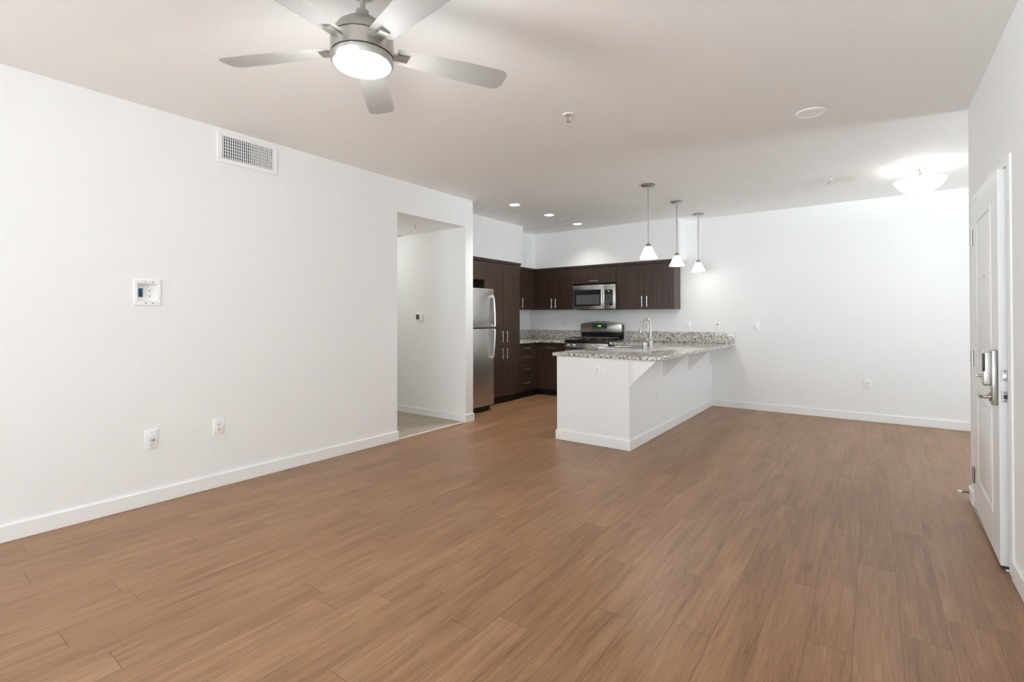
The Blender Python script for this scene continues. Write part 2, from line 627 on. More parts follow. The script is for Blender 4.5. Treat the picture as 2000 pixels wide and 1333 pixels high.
lv.tube([(-0.024, -LW + 0.053, 0.866), (-0.05, -LW + 0.053, 0.866), (-0.06, -LW + 0.063, 0.866), (-0.06, -LW + 0.165, 0.866)], 0.0095, 14)
obj('lever_handle', lv, M_CHROME, lock)
for z, bolt in ((0.985, True), (0.877, False)):
    lp = obj('latch_plate', B().box(0.009, 0.035, -LW - 0.0015, -LW + 0.002, z - 0.029, z + 0.029, 0.001, 1), M_CHROME, d1, 'satin latch plate set in the door edge')
    if bolt:
        obj('latch_bolt', B().cyl((0.022, -LW - 0.006, z - 0.001), (0.022, -LW + 0.01, z - 0.001), 0.0085), M_BRIGHT, lp)
    else:
        obj('latch_bolt', B().prism([(0.015, -LW), (0.03, -LW), (0.03, -LW - 0.009)], 2, z - 0.011, z + 0.011), M_BLKMAT, lp)
    for dz in (-0.021, 0.021):
        obj('screw', B().cyl((0.022, -LW - 0.0025, z + dz), (0.022, -LW, z + dz), 0.0038, 12), M_BLKMAT, lp)
for z in (1.812, 1.008, 0.232):
    hb = B()
    for k in range(5):
        hb.cyl((-0.006, 0.004, z - 0.051 + k * 0.0205), (-0.006, 0.004, z - 0.051 + k * 0.0205 + 0.0192), 0.0078, 14)
    hb.cyl((-0.006, 0.004, z - 0.055), (-0.006, 0.004, z + 0.055), 0.0055, 12)
    hb.box(-0.0015, 0.002, -0.038, 0.0, z - 0.05, z + 0.05)
    hb.box(-0.0035, 0.002, 0.006, 0.022, z - 0.05, z + 0.05)
    obj('hinge', hb, M_CHROME, d1, 'satin nickel hinge on the far edge of the door')
obj('peephole', B().lathe([(0.007, -0.006), (0.007, 0.0)], (0, -LW / 2 - 0.05, 1.515), 16, 0).lathe([(0.0045, -0.0065), (0.0045, -0.0055)], (0, -LW / 2 - 0.05, 1.515), 12, 0), M_CHROME, d1)
obj('door_sweep', B().box(0.008, 0.036, -LW - 0.001, -0.004, 0.006, 0.021, 0.002, 1), M_BLKMAT, d1, 'dark weather sweep under the door')

# ------------------------------------------------------------------ ceiling fan
FX, FY = -1.8, 1.34
fan = thing('ceiling_fan', 'brushed nickel ceiling fan with five blades and a lit round lens', 'fan', (FX, FY, H))
c = (FX, FY, 0)
obj('canopy', B().lathe([(0.0, H), (0.07, H), (0.068, H - 0.02), (0.05, H - 0.045), (0.02, H - 0.055), (0.0, H - 0.055)], c), M_CHROME, fan)
obj('downrod', B().lathe([(0.0115, 2.62), (0.0115, H - 0.05)], c, 20), M_CHROME, fan)
body = B().lathe([(0.0, 2.592), (0.02, 2.638), (0.027, 2.634), (0.031, 2.606), (0.04, 2.594), (0.075, 2.582), (0.108, 2.555), (0.127, 2.523),
                  (0.133, 2.502), (0.126, 2.501), (0.126, 2.494), (0.1345, 2.493), (0.1345, 2.432), (0.127, 2.430), (0.127, 2.424), (0.0, 2.424)][1:], c, 64)
obj('motor_housing', body, M_CHROME, fan)
obj('light_rim', B().lathe([(0.12, 2.4245), (0.1345, 2.4235), (0.1335, 2.408), (0.1285, 2.395), (0.124, 2.395), (0.122, 2.402)], c, 64), M_CHROME, fan)
obj('light_lens', B().lathe([(0.124, 2.400), (0.12, 2.392), (0.1, 2.383), (0.06, 2.376), (0.0, 2.373)], c, 64), M_LENS, fan)
# blades, built along +X about the fan axis
out = []
for i in range(13):
    t = i / 12
    out.append((0.15 + t * 0.49, 0.048 + 0.022 * min(1, t * 1.5)))
for i in range(1, 9):                       # rounded tip
    a = PI / 2 * i / 8
    out.append((0.64 + 0.045 * math.sin(a), 0.025 + 0.045 * math.cos(a)))
bl = bmesh.new()
grid = []
for r, w in out:
    rowv = []
    for s in (-1, -0.5, 0, 0.5, 1):
        yv = s * w
        z = -math.tan(math.radians(11)) * yv
        rowv.append(bl.verts.new((r, yv, z)))
    grid.append(rowv)
for a, b_ in zip(grid, grid[1:]):
    for i in range(4):
        bl.faces.new((a[i], b_[i], b_[i + 1], a[i + 1]))
bmesh.ops.solidify(bl, geom=bl.faces[:], thickness=0.007)
bmesh.ops.recalc_face_normals(bl, faces=bl.faces)
bme = bpy.data.meshes.new('blade')
bl.to_mesh(bme)
bl.free()
bme.materials.append(M_BLADE)
for p_ in bme.polygons:
    p_.use_smooth = True
bme.set_sharp_from_angle(angle=math.radians(35))
iron = B().box(0.118, 0.2, -0.022, 0.022, -0.011, -0.004, 0.002, 1).box(0.118, 0.16, -0.016, 0.016, -0.006, 0.006, 0.002, 1)
ime = obj('blade_iron', iron, M_CHROME)
imd = ime.data
bpy.data.objects.remove(ime)
for k in range(5):
    o = bpy.data.objects.new('blade', bme)
    COL.objects.link(o)
    o.parent = fan
    o.location = (0, 0, 2.468 - H)
    o.rotation_euler = (0, 0, math.radians(62 + 72 * k))
    q = bpy.data.objects.new('blade_iron', imd)
    COL.objects.link(q)
    q.parent = o
point_light('fan_light', (FX, FY, 2.29), 17.0, radius=0.12)
spot_light('fan_downlight', (FX, FY, 2.36), 16.0, 165, radius=0.1)

# ------------------------------------------------------------------ wall devices (local: plate in XZ, facing -Y)
def plate(w, h, t=0.006):
    return B().box(-w / 2, w / 2, -t, 0.002, -h / 2, h / 2, 0.003, 2)


def outlet(name, label, loc, rotz, w=0.076, h=0.125):
    r = thing(name, label, 'outlet', loc, rotz, local=True)
    obj('cover_plate', plate(w, h), M_PLATE, r)
    ins = obj('receptacle', B().box(-0.0175, 0.0175, -0.0085, -0.004, -0.035, 0.035, 0.0015, 1), M_PLATE, r)
    sl = B()
    for z in (0.018, -0.018):
        sl.box(-0.008, -0.005, -0.0089, -0.008, z - 0.001, z + 0.007)
        sl.box(0.005, 0.008, -0.0089, -0.008, z - 0.001, z + 0.006)
        sl.lathe([(0.0036, -0.0089), (0.0036, -0.008)], (0, 0, z - 0.008), 12, 1)
    obj('slots', sl, M_SLOT, ins)
    return r


o1 = outlet('wall_outlet', 'white duplex outlet low on the left wall, right of the cable jack', (XL, 1.683, 0.459), PI / 2)
dup(o1, (-2.226, YP, 0.757), 0, 'white outlet on the narrow front face of the peninsula under the granite edge')
dup(o1, (XP1, 5.228, 0.459), PI / 2, 'white outlet on the long side of the peninsula below the brackets')
dup(o1, (-0.047, YB, 0.456), 0, 'white outlet low on the blank far wall near the front door')
dup(o1, (-2.225, YB, 1.166), 0, 'white outlet above the backsplash just right of the upper cabinets')
dup(o1, (-4.995, YB, 1.169), 0, 'white outlet above the backsplash in the kitchen corner')
dup(o1, (-4.367, YB, 1.171), 0, 'white outlet above the backsplash left of the stove')
dup(o1, (-2.868, YB, 1.15), 0, 'white outlet seen behind the curved kitchen faucet')

cj = thing('cable_jack', 'white wall plate with a protruding coaxial connector low on the left wall', 'wall plate', (XL, 1.252, 0.449), PI / 2, local=True)
obj('cover_plate', plate(0.078, 0.132), M_PLATE, cj)
cn = B().lathe([(0.010, -0.013), (0.010, -0.005)], (0, 0, 0), 6, 1).lathe([(0.0065, -0.04), (0.0065, -0.012)], (0, 0, 0), 16, 1)
cx = obj('coax_connector', cn, M_BRIGHT, cj, 'silver threaded connector')
obj('connector_hole', B().lathe([(0.0045, -0.0408), (0.0045, -0.0398)], (0, 0, 0), 12, 1), M_SLOT, cx)
for z in (0.046, -0.046):
    obj('screw', B().lathe([(0.0035, -0.0072), (0.0035, -0.005)], (0, 0, z), 12, 1), M_KEY, cj)

tb = thing('recessed_media_box', 'white recessed wall box with an outlet and a blue cable on the left wall', 'wall box', (XL, 1.225, 1.462), PI / 2, local=True)
W2, H2, wi, hi = 0.0775, 0.0875, 0.058, 0.062
fr = B()
for x0, x1, z0, z1 in ((-W2, W2, hi, H2), (-W2, W2, -H2, -hi), (-W2, -wi, -hi, hi), (wi, W2, -hi, hi)):
    fr.box(x0, x1, -0.009, 0.001, z0, z1, 0.002, 1)
obj('frame', fr, M_PLATE, tb)
tr_ = B()
dp_ = 0.034
tr_.box(-wi + 0.001, wi - 0.001, dp_, dp_ + 0.004, -hi + 0.001, hi - 0.001)
for x in (-wi + 0.0005, wi - 0.0025):
    tr_.box(x, x + 0.002, -0.008, dp_, -hi + 0.001, hi - 0.001)
for z in (-hi + 0.0005, hi - 0.0025):
    tr_.box(-wi + 0.003, wi - 0.003, -0.008, dp_, z, z + 0.002)
obj('box_back', tr_, M_PLATE, tb)
obj('receptacle', B().box(0.004, 0.040, dp_ - 0.006, dp_ + 0.001, -0.036, 0.036, 0.001, 1), M_PLATE, tb)
sl = B()
for z in (0.018, -0.018):
    sl.box(0.0135, 0.0155, dp_ - 0.0068, dp_ - 0.0055, z, z + 0.008)
    sl.box(0.0285, 0.0305, dp_ - 0.0068, dp_ - 0.0055, z, z + 0.008)
    sl.lathe([(0.0034, dp_ - 0.0068), (0.0034, dp_ - 0.0055)], (0.022, 0, z - 0.007), 12, 1)
obj('slots', sl, M_SLOT, tb)
op = obj('cable_opening', B().box(-0.041, -0.016, dp_ - 0.002, dp_ + 0.001, -0.03, 0.03), M_SLOT, tb, 'dark square cable opening')
obj('blue_cable', B().tube([(-0.036, dp_ - 0.003, 0.024), (-0.037, dp_ - 0.007, 0.0), (-0.036, dp_ - 0.003, -0.026)], 0.004, 8)
    .tube([(-0.032, dp_ - 0.003, 0.026), (-0.026, dp_ - 0.008, 0.012), (-0.022, dp_ - 0.007, -0.01), (-0.022, dp_ - 0.003, -0.026)], 0.0045, 8), M_BLUE, op)
for x in (-0.012, 0.03):
    for z in (0.073, -0.073):
        obj('screw', B().lathe([(0.0035, -0.0102), (0.0035, -0.008)], (x, 0, z), 12, 1), M_BLKMAT, tb)

sw = thing('light_switch', 'white rocker light switch on the far wall right of the granite', 'switch', (-1.29, YB, 1.166), 0, local=True)
obj('cover_plate', plate(0.085, 0.135), M_PLATE, sw)
obj('rocker', B().prism([(-0.012, -0.036), (-0.005, -0.036), (-0.005, 0.036), (-0.0085, 0.036)], 0, -0.0175, 0.0175, 0.001), M_PLATE, sw)

pj = thing('phone_jack', 'white wall plate with one dark port above the backsplash end', 'wall plate', (-1.802, YB, 1.163), 0, local=True)
obj('cover_plate', plate(0.076, 0.125), M_PLATE, pj)
obj('port', B().box(-0.009, 0.009, -0.0066, -0.005, 0.014, 0.028), M_SLOT, pj)
obj('port_insert', B().box(-0.0175, 0.0175, -0.0075, -0.004, -0.034, 0.008, 0.001, 1), M_PLATE, pj)

hs = thing('hall_switch', 'white double light switch on the hallway wall', 'switch', (-4.505, HOP1, 1.11), 0, local=True)
obj('cover_plate', plate(0.116, 0.125), M_PLATE, hs)
for x in (-0.023, 0.023):
    obj('rocker', B().prism([(-0.012, -0.034), (-0.005, -0.034), (-0.005, 0.034), (-0.0085, 0.034)], 0, x - 0.0165, x + 0.0165, 0.001), M_PLATE, hs)

th = thing('thermostat', 'white thermostat with dark screen on the hallway wall', 'thermostat', (-4.815, HOP1, 1.298), 0, local=True)
obj('case', B().box(-0.062, 0.062, -0.03, 0.001, -0.048, 0.05, 0.004, 2), M_PLATE, th)
obj('screen', B().box(-0.05, 0.012, -0.0312, -0.028, -0.03, 0.036), M_SCREEN, th, 'dark grey display')

# supply air grille
vg = thing('air_vent', 'white louvred air vent high on the left wall', 'vent', (XL, 1.9, 2.604), PI / 2, local=True)
vw, vh, iw, ih = 0.2335, 0.1215, 0.197, 0.086
fr = B()
for x0, x1, z0, z1 in ((-vw, vw, ih, vh), (-vw, vw, -vh, -ih), (-vw, -iw, -ih, ih), (iw, vw, -ih, ih)):
    fr.box(x0, x1, -0.012, 0.001, z0, z1, 0.003, 1)
obj('frame', fr, M_PLATE, vg)
obj('duct_backing', B().box(-iw, iw, -0.0015, 0.001, -ih, ih), M_SLOT, vg)
lo = B()
for k in range(7):
    z = -ih + 0.0115 + k * 0.0245
    lo.box(-iw, iw, -0.0035, -0.0012, z - 0.005, z + 0.005)
obj('rear_bars', lo, M_KEY, vg)
lo = B()
NB = 24
for k in range(NB):
    x = -iw + (k + 0.5) * 2 * iw / NB
    s = 0.0022 if k < 13 else 0.0032
    lo.prism([(x - s, -0.0035), (x - s + 0.002, -0.0035), (x + s, -0.011), (x + s - 0.002, -0.011)], 2, -ih, ih)
obj('louvres', lo, M_PLATE, vg)
obj('damper_lever', B().box(iw - 0.022, iw - 0.006, -0.014, -0.006, -0.012, -0.008), M_PLATE, vg)

# ------------------------------------------------------------------ ceiling fittings
def sprinkler(label, x, y, z):
    r = thing('fire_sprinkler', label, 'sprinkler', (x, y, z), 0, 'fire sprinklers on the ceiling')
    c = (x, y, z)
    obj('escutcheon', B().lathe([(0.0, 0.0), (0.041, 0.0), (0.039, -0.005), (0.028, -0.008), (0.02, -0.004), (0.0, -0.004)][1:-1], c, 32), M_PLATE, r)
    b = B().lathe([(0.011, -0.002), (0.011, -0.016), (0.007, -0.018), (0.007, -0.024)], c, 60)
    b.tube([(x - 0.008, y, z - 0.02), (x - 0.012, y, z - 0.034), (x, y, z - 0.05)], 0.0022, 8)
    b.tube([(x + 0.008, y, z - 0.02), (x + 0.012, y, z - 0.034), (x, y, z - 0.05)], 0.0022, 8)
    obj('sprinkler_frame', b, M_BRIGHT, r)
    obj('glass_bulb', B().cyl((x, y, z - 0.022), (x, y, z - 0.046), 0.0025, 8), M_RED, r)
    obj('deflector', B().lathe([(0.0155, -0.051), (0.0155, -0.0525), (0.004, -0.0545)], c, 24), M_BRIGHT, r)
    return r


sprinkler('white and brass fire sprinkler on the living room ceiling right of the fan', -1.754, 3.073, H)
sprinkler('small fire sprinkler on the ceiling left of the bowl light', -0.365, 6.169, H)
sprinkler('small fire sprinkler between the recessed kitchen lights', -3.691, 6.248, H)
sprinkler('small fire sprinkler on the lower hallway ceiling', -4.40, 4.03, HZ)


def can_light(label, x, y, power):
    r = thing('recessed_light', label, 'ceiling light', (x, y, H), 0, 'lit recessed lights over the kitchen')
    c = (x, y, H)
    obj('trim_ring', B().lathe([(0.066, 0.0), (0.086, 0.0), (0.085, -0.004), (0.068, -0.006), (0.064, -0.002)], c, 40, closed=True), M_PLATE, r)
    obj('lens', B().lathe([(0.066, -0.0015), (0.05, -0.004), (0.0, -0.0055)], c, 40), M_CAN, r)
    s = spot_light('recessed_lamp', (x, y, H - 0.03), power, 122)
    return r


can_light('nearest of the three lit recessed lights, beside the pillar', -3.707, 5.10, 70)
can_light('middle lit recessed light of the row, left of the kitchen sprinkler', -3.684, 5.90, 60)
can_light('farthest lit recessed light, closest to the microwave wall', -3.680, 6.72, 24)

bigc = thing('unlit_recessed_light', 'larger unlit white recessed ceiling light near the front door side', 'ceiling light', (-0.348, 4.08, H))
obj('trim_ring', B().lathe([(0.066, 0.0), (0.098, 0.0), (0.096, -0.006), (0.074, -0.012), (0.064, -0.006)], (-0.348, 4.08, H), 48, closed=True), M_PLATE, bigc)
obj('baffle', B().lathe([(0.068, -0.006), (0.055, -0.002), (0.03, -0.001), (0.0, -0.001)], (-0.348, 4.08, H), 48), M_PLATE, bigc)

# semi-flush bowl light
BX, BY = 0.381, 6.178
bw = thing('bowl_light', 'lit white glass bowl ceiling light hanging beyond the front door wall', 'ceiling light', (BX, BY, H))
c = (BX, BY, 0)
obj('canopy', B().lathe([(0.068, H), (0.068, H - 0.012), (0.045, H - 0.024), (0.012, H - 0.028)], c, 40), M_CHROME, bw)
st = B().lathe([(0.007, 2.56), (0.007, H - 0.02)], c, 14)
for k in range(3):
    a = math.radians(40 + 120 * k)
    st.tube([(BX + 0.008 * math.cos(a), BY + 0.008 * math.sin(a), H - 0.05), (BX + 0.1 * math.cos(a), BY + 0.1 * math.sin(a), 2.63),
             (BX + 0.196 * math.cos(a), BY + 0.196 * math.sin(a), 2.612)], 0.0035, 8)
obj('stem', st, M_CHROME, bw)
pr = [(0.205, 2.617), (0.203, 2.606), (0.185, 2.574), (0.150, 2.535), (0.105, 2.507), (0.055, 2.493), (0.0, 2.489)]
pin = [(0.0, 2.494), (0.055, 2.498), (0.103, 2.512), (0.147, 2.54), (0.181, 2.578), (0.199, 2.612)]
obj('glass_bowl', B().lathe(pr + pin, c, 56, closed=False), M_BOWL, bw)
point_light('bowl_lamp', (BX, BY, 2.60), 24.0, radius=0.05)
spot_light('bowl_glow', (BX, BY, 2.47), 11.0, 170, radius=0.12)


def pendant(label, x, y, power):
    r = thing('pendant_light', label, 'pendant light', (x, y, H), 0, 'pendant lights over the peninsula')
    c = (x, y, 0)
    obj('canopy', B().lathe([(0.0, H), (0.070, H), (0.072, H - 0.004), (0.072, H - 0.016), (0.066, H - 0.02), (0.012, H - 0.022), (0.012, H - 0.032), (0.0, H - 0.032)][1:-1], c, 36), M_CHROME, r)
    obj('rod', B().lathe([(0.0065, 2.098), (0.0065, H - 0.03)], c, 14), M_CHROME, r)
    obj('socket_cap', B().lathe([(0.012, 2.105), (0.017, 2.098), (0.031, 2.078), (0.036, 2.064), (0.034, 2.06)], c, 28), M_CHROME, r)
    obj('glass_shade', B().lathe([(0.036, 2.066), (0.094, 1.942), (0.0955, 1.936), (0.091, 1.937), (0.032, 2.062)], c, 40, closed=True), M_SHADE, r)
    obj('bulb', B().lathe([(0.014, 2.055), (0.016, 2.02), (0.03, 1.985), (0.034, 1.962), (0.026, 1.938), (0.0, 1.928)], c, 24), M_BULB, r)
    point_light('pendant_lamp', (x, y, 1.912), power, radius=0.03)
    return r


pendant('nearest and largest looking pendant light with white cone shade over the peninsula', -1.975, 5.216, 8)
pendant('middle pendant light with white cone shade in front of the cabinet end', -1.974, 6.189, 5)
pendant('farthest pendant light with white cone shade hanging nearest the far wall', -1.969, 7.119, 1.1)

# hall ceiling: flush lamp (mostly behind the jamb) and return grille
hl = thing('hall_ceiling_light', 'round flush ceiling lamp in the hallway behind the left wall edge', 'ceiling light', (-5.55, 3.85, HZ))
obj('base_ring', B().lathe([(0.15, HZ), (0.15, HZ - 0.02), (0.13, HZ - 0.025)], (-5.55, 3.85, 0), 40), M_CHROME, hl)
obj('glass_dome', B().lathe([(0.135, HZ - 0.022), (0.12, HZ - 0.06), (0.08, HZ - 0.085), (0.0, HZ - 0.095)], (-5.55, 3.85, 0), 40), M_BOWL, hl)
point_light('hall_lamp', (-5.55, 3.85, HZ - 0.15), 6, radius=0.08)
hg = thing('hall_ceiling_vent', 'edge of a white return vent on the hallway ceiling', 'vent', (-5.36, 4.35, HZ))
obj('frame', B().box(-5.66, -5.07, 4.28, 4.47, HZ - 0.008, HZ + 0.001, 0.003, 1), M_PLATE, hg)
lo = B()
for k in range(7):
    lo.box(-5.62, -5.11, 4.305 + k * 0.021, 4.316 + k * 0.021, HZ - 0.011, HZ - 0.006)
obj('louvres', lo, M_KEY, hg)

# ------------------------------------------------------------------ kitchen cabinets
def bar_handle(b, p0, p1, outv, r=0.0058, stand=0.03, inset=0.028):
    p0, p1, outv = Vector(p0), Vector(p1), Vector(outv)
    d = (p1 - p0).normalized()
    b.tube([p0 + outv * stand, p1 + outv * stand], r, 12)
    for q in (p0 + d * inset, p1 - d * inset):
        b.tube([q, q + outv * stand], r * 0.8, 10)
    return b


DTH = 0.019
GAP = 0.0016


def front_x(parent, name, X, y0, y1, z0, z1, handle=None, m=None):
    """door or drawer front facing +X, outer face at X"""
    f = obj(name, B().box(X - DTH, X, y0 + GAP, y1 - GAP, z0 + GAP, z1 - GAP, 0.0015, 1), m or M_WOOD, parent)
    if handle:
        hb = B()
        bar_handle(hb, (X, handle[0], handle[2]), (X, handle[1], handle[3]), (1, 0, 0))
        obj('handle', hb, M_BRIGHT, f)
    return f


def front_y(parent, name, Y, x0, x1, z0, z1, handle=None, m=None):
    """door or drawer front facing -Y, outer face at Y"""
    f = obj(name, B().box(x0 + GAP, x1 - GAP, Y, Y + DTH, z0 + GAP, z1 - GAP, 0.0015, 1), m or M_WOOD, parent)
    if handle:
        hb = B()
        bar_handle(hb, (handle[0], Y, handle[2]), (handle[1], Y, handle[3]), (0, -1, 0))
        obj('handle', hb, M_BRIGHT, f)
    return f


ZU0, ZU1, ZCR = 1.428, 2.108, 2.147
XPF = -4.48      # pantry door face
YUF = 7.187      # upper door face, back wall
XUF = -4.775     # upper door face, left wall

# pantry
pt = thing('pantry_cabinet', 'tall dark brown four-door pantry cabinet right of the refrigerator', 'cabinet', (XPF, 5.871, 0))
obj('carcass', B().box(XK + 0.022, XPF - DTH, 5.446, 6.299, 0.1, ZU1), M_WOOD, pt)
obj('toe_kick', B().box(XK + 0.022, XPF - 0.07, 5.446, 6.299, 0.0, 0.1), M_TOE, pt)
obj('crown', B().box(XK + 0.022, XPF + 0.012, 5.446, 6.305, ZU1 - 0.004, 2.126).box(XK + 0.022, XPF + 0.022, 5.446, 6.31, 2.126, ZCR), M_WOODX, pt)
zs = 0.858
front_x(pt, 'door', XPF, 5.446, 5.871, zs, ZU1 - 0.006, (5.823, 5.823, 0.915, 1.09))
front_x(pt, 'door', XPF, 5.871, 6.299, zs, ZU1 - 0.006, (5.932, 5.932, 0.915, 1.09))
front_x(pt, 'door', XPF, 5.446, 5.871, 0.105, zs, (5.823, 5.823, 0.668, 0.838))
front_x(pt, 'door', XPF, 5.871, 6.299, 0.105, zs, (5.932, 5.932, 0.668, 0.838))

# over the refrigerator
fc = thing('fridge_top_cabinet', 'short dark brown cabinet above the refrigerator', 'cabinet', (XPF, 5.05, 1.83))
obj('carcass', B().box(XK + 0.022, XPF - DTH, YPIL + 0.002, 5.444, 1.832, ZU1), M_WOOD, fc)
obj('crown', B().box(XK + 0.022, XPF + 0.012, YPIL + 0.002, 5.444, ZU1 - 0.004, 2.126).box(XK + 0.022, XPF + 0.022, YPIL + 0.002, 5.444, 2.126, ZCR), M_WOODX, fc)
front_x(fc, 'door', XPF, YPIL + 0.004, 5.03, 1.834, ZU1 - 0.006)
front_x(fc, 'door', XPF, 5.03, 5.444, 1.834, ZU1 - 0.006)
obj('side_panel', B().box(XK + 0.022, XPF - 0.001, 5.424, 5.444, 0.0, 1.83), M_WOOD, fc)

# drawer base
XBF = -4.505
db = thing('drawer_base_cabinet', 'dark brown base cabinet with four stacked drawers beside the pantry', 'cabinet', (XBF, 6.53, 0))
obj('carcass', B().box(XK + 0.022, XBF - DTH, 6.302, 6.89, 0.1, ZC - TC), M_WOOD, db)
obj('toe_kick', B().box(XK + 0.022, XBF - 0.07, 6.302, 6.96, 0.0, 0.1), M_TOE, db)
zz = [0.872, 0.724, 0.558, 0.342, 0.108]
hz = [0.803, 0.646, 0.464, 0.242]
for i in range(4):
    front_x(db, 'drawer', XBF, 6.312, 6.728, zz[i + 1], zz[i], (6.418, 6.602, hz[i], hz[i]), M_WOODX)
obj('corner_filler', B().box(XBF - DTH, XBF - 0.004, 6.73, 6.90, 0.105, 0.872), M_WOOD, db)

# corner base on the back wall
YBF = 6.877
cb_ = thing('corner_base_cabinet', 'dark brown base cabinet with one drawer and door left of the stove', 'cabinet', (-4.24, YBF, 0))
obj('carcass', B().box(XBF, -3.979, YBF + DTH, YB - 0.022, 0.1, ZC - TC), M_WOOD, cb_)
obj('toe_kick', B().box(XBF - 0.07, -3.979, YBF + 0.08, YB - 0.022, 0.0, 0.1), M_TOE, cb_)
front_y(cb_, 'drawer', YBF, -4.455, -3.982, 0.733, 0.872, (-4.345, -4.16, 0.797, 0.797), M_WOODX)
front_y(cb_, 'door', YBF, -4.455, -3.982, 0.108, 0.733)
obj('corner_filler', B().box(XBF, -4.457, YBF + 0.004, YBF + DTH, 0.105, 0.872), M_WOOD, cb_)

# base right of the range, sink base behind the peninsula wall
rb = thing('side_base_cabinet', 'dark brown base cabinet right of the stove under the granite', 'cabinet', (-2.95, YBF, 0))
obj('carcass', B().box(-3.205, XP1 - 0.112, YBF + DTH, YB - 0.022, 0.1, ZC - TC), M_WOOD, rb)
obj('toe_kick', B().box(-3.205, XP1 - 0.112, YBF + 0.08, YB - 0.022, 0.0, 0.1), M_TOE, rb)
front_y(rb, 'drawer', YBF, -3.203, -2.72, 0.733, 0.872, (-3.05, -2.88, 0.797, 0.797), M_WOODX)
front_y(rb, 'door', YBF, -3.203, -2.72, 0.108, 0.733)
sbc = thing('sink_base_cabinet', 'dark brown sink base cabinet behind the white peninsula wall', 'cabinet', (-2.66, 5.7, 0))
obj('carcass', B().box(-2.66, XP1 - 0.112, YP + 0.117, YBF, 0.1, 0.70), M_WOOD, sbc)
obj('toe_kick', B().box(-2.60, XP1 - 0.112, YP + 0.117, YBF, 0.0, 0.1), M_TOE, sbc)
for y0 in (4.6, 5.165, 5.73, 6.295):
    f = obj('door', B().box(-2.66 - DTH, -2.66, y0 + GAP, y0 + 0.565 - GAP, 0.108, 0.872, 0.0015, 1), M_WOOD, sbc)
    hb = B()
    bar_handle(hb, (-2.679, y0 + 0.06, 0.68), (-2.679, y0 + 0.06, 0.84), (-1, 0, 0))
    obj('handle', hb, M_BRIGHT, f)

# upper cabinets
ul = thing('corner_wall_cabinet', 'dark brown wall cabinet in the corner just right of the pantry', 'cabinet', (XUF, 6.7, ZU0))
obj('carcass', B().box(XK + 0.022, XUF - DTH, 6.302, 7.18, ZU0, ZU1), M_WOOD, ul)
obj('crown', B().box(XK + 0.022, XUF + 0.012, 6.315, 7.16, ZU1 - 0.004, 2.126).box(XK + 0.022, XUF + 0.022, 6.315, 7.15, 2.126, ZCR), M_WOODX, ul)
front_x(ul, 'door', XUF, 6.304, 6.708, ZU0, ZU1 - 0.006, (6.66, 6.66, 1.45, 1.62))
front_x(ul, 'door', XUF, 6.708, 7.10, ZU0, ZU1 - 0.006, (6.756, 6.756, 1.45, 1.62))
obj('corner_filler', B().box(XUF - DTH, XUF - 0.004, 7.10, 7.21, ZU0, ZU1), M_WOOD, ul)


def upper(name, label, x0, x1, z0, xm=None, filler=None):
    r = thing(name, label, 'cabinet', ((x0 + x1) / 2, YUF, z0))
    obj('carcass', B().box(x0, x1, YUF + DTH, YB - 0.022, z0, ZU1), M_WOOD, r)
    xe = x1 + (0.02 if x1 > -2.4 else 0)
    obj('crown', B().box(x0, xe - (0.008 if xe > x1 else 0), YUF - 0.012, YB - 0.022, ZU1 - 0.004, 2.126).box(x0, xe, YUF - 0.022, YB - 0.022, 2.126, ZCR), M_WOODX, r)
    if filler:
        obj('corner_filler', B().box(x0, filler, YUF + 0.004, YUF + DTH, z0, ZU1), M_WOOD, r)
        x0 = filler
    if xm:
        front_y(r, 'door', YUF, x0, xm, z0, ZU1 - 0.006, (xm - 0.036, xm - 0.036, 1.452, 1.615))
        front_y(r, 'door', YUF, xm, x1, z0, ZU1 - 0.006, (xm + 0.042, xm + 0.042, 1.452, 1.615))
    else:
        front_y(r, 'door', YUF, x0, x1, z0, ZU1 - 0.006, (-3.70, -3.54, 1.884, 1.884), M_WOOD)
    return r


upper('wall_cabinet', 'dark brown two-door wall cabinet left of the microwave', XUF + 0.001, -4.011, ZU0, -4.391, -4.742)
upper('microwave_top_cabinet', 'short dark brown cabinet directly above the microwave', -4.011, -3.241, 1.846)
upper('wall_cabinet', 'dark brown two-door wall cabinet right of the microwave, at the open end', -3.241, -2.332, 1.416, -2.782)

# ------------------------------------------------------------------ countertops
ct = thing('corner_countertop', 'speckled granite countertop in the kitchen corner left of the stove', 'countertop', (-4.6, 7.0, ZC))
obj('slab', B().prism([(XK, 6.302), (-4.475, 6.302), (-4.475, 6.847), (-3.978, 6.847), (-3.978, YB), (XK, YB)], 2, ZC - TC, ZC, 0.004), M_GRAN, ct)
obj('backsplash', B().box(XK, -3.978, YB - 0.02, YB, ZC, 1.071, 0.003, 1).box(XK, XK + 0.02, 6.302, YB - 0.02, ZC, 1.071, 0.003, 1), M_GRAN, ct)

SX0, SX1, SY0, SY1 = -2.64, -2.215, 5.41, 6.21     # sink cut-out
CX0, CX1, CY0 = -2.744, -1.578, 4.458
cp = thing('peninsula_countertop', 'long speckled granite countertop on the white peninsula', 'countertop', (-2.16, 5.9, ZC))
sb = B()
# slab as one outline with the cut-out bridged between two halves
sb.prism([(CX0, CY0), (CX1, CY0), (CX1, YB), (-3.208, YB), (-3.208, 6.847), (CX0, 6.847), (CX0, SY1),
          (SX1, SY1), (SX1, SY0), (CX0, SY0)], 2, ZC - TC, ZC, 0.004)
sb.box(CX0, SX0, SY0, SY1, ZC - TC, ZC)
obj('slab', sb, M_GRAN, cp)
obj('backsplash', B().box(-3.208, -1.572, YB - 0.02, YB, ZC, 1.071, 0.003, 1), M_GRAN, cp)


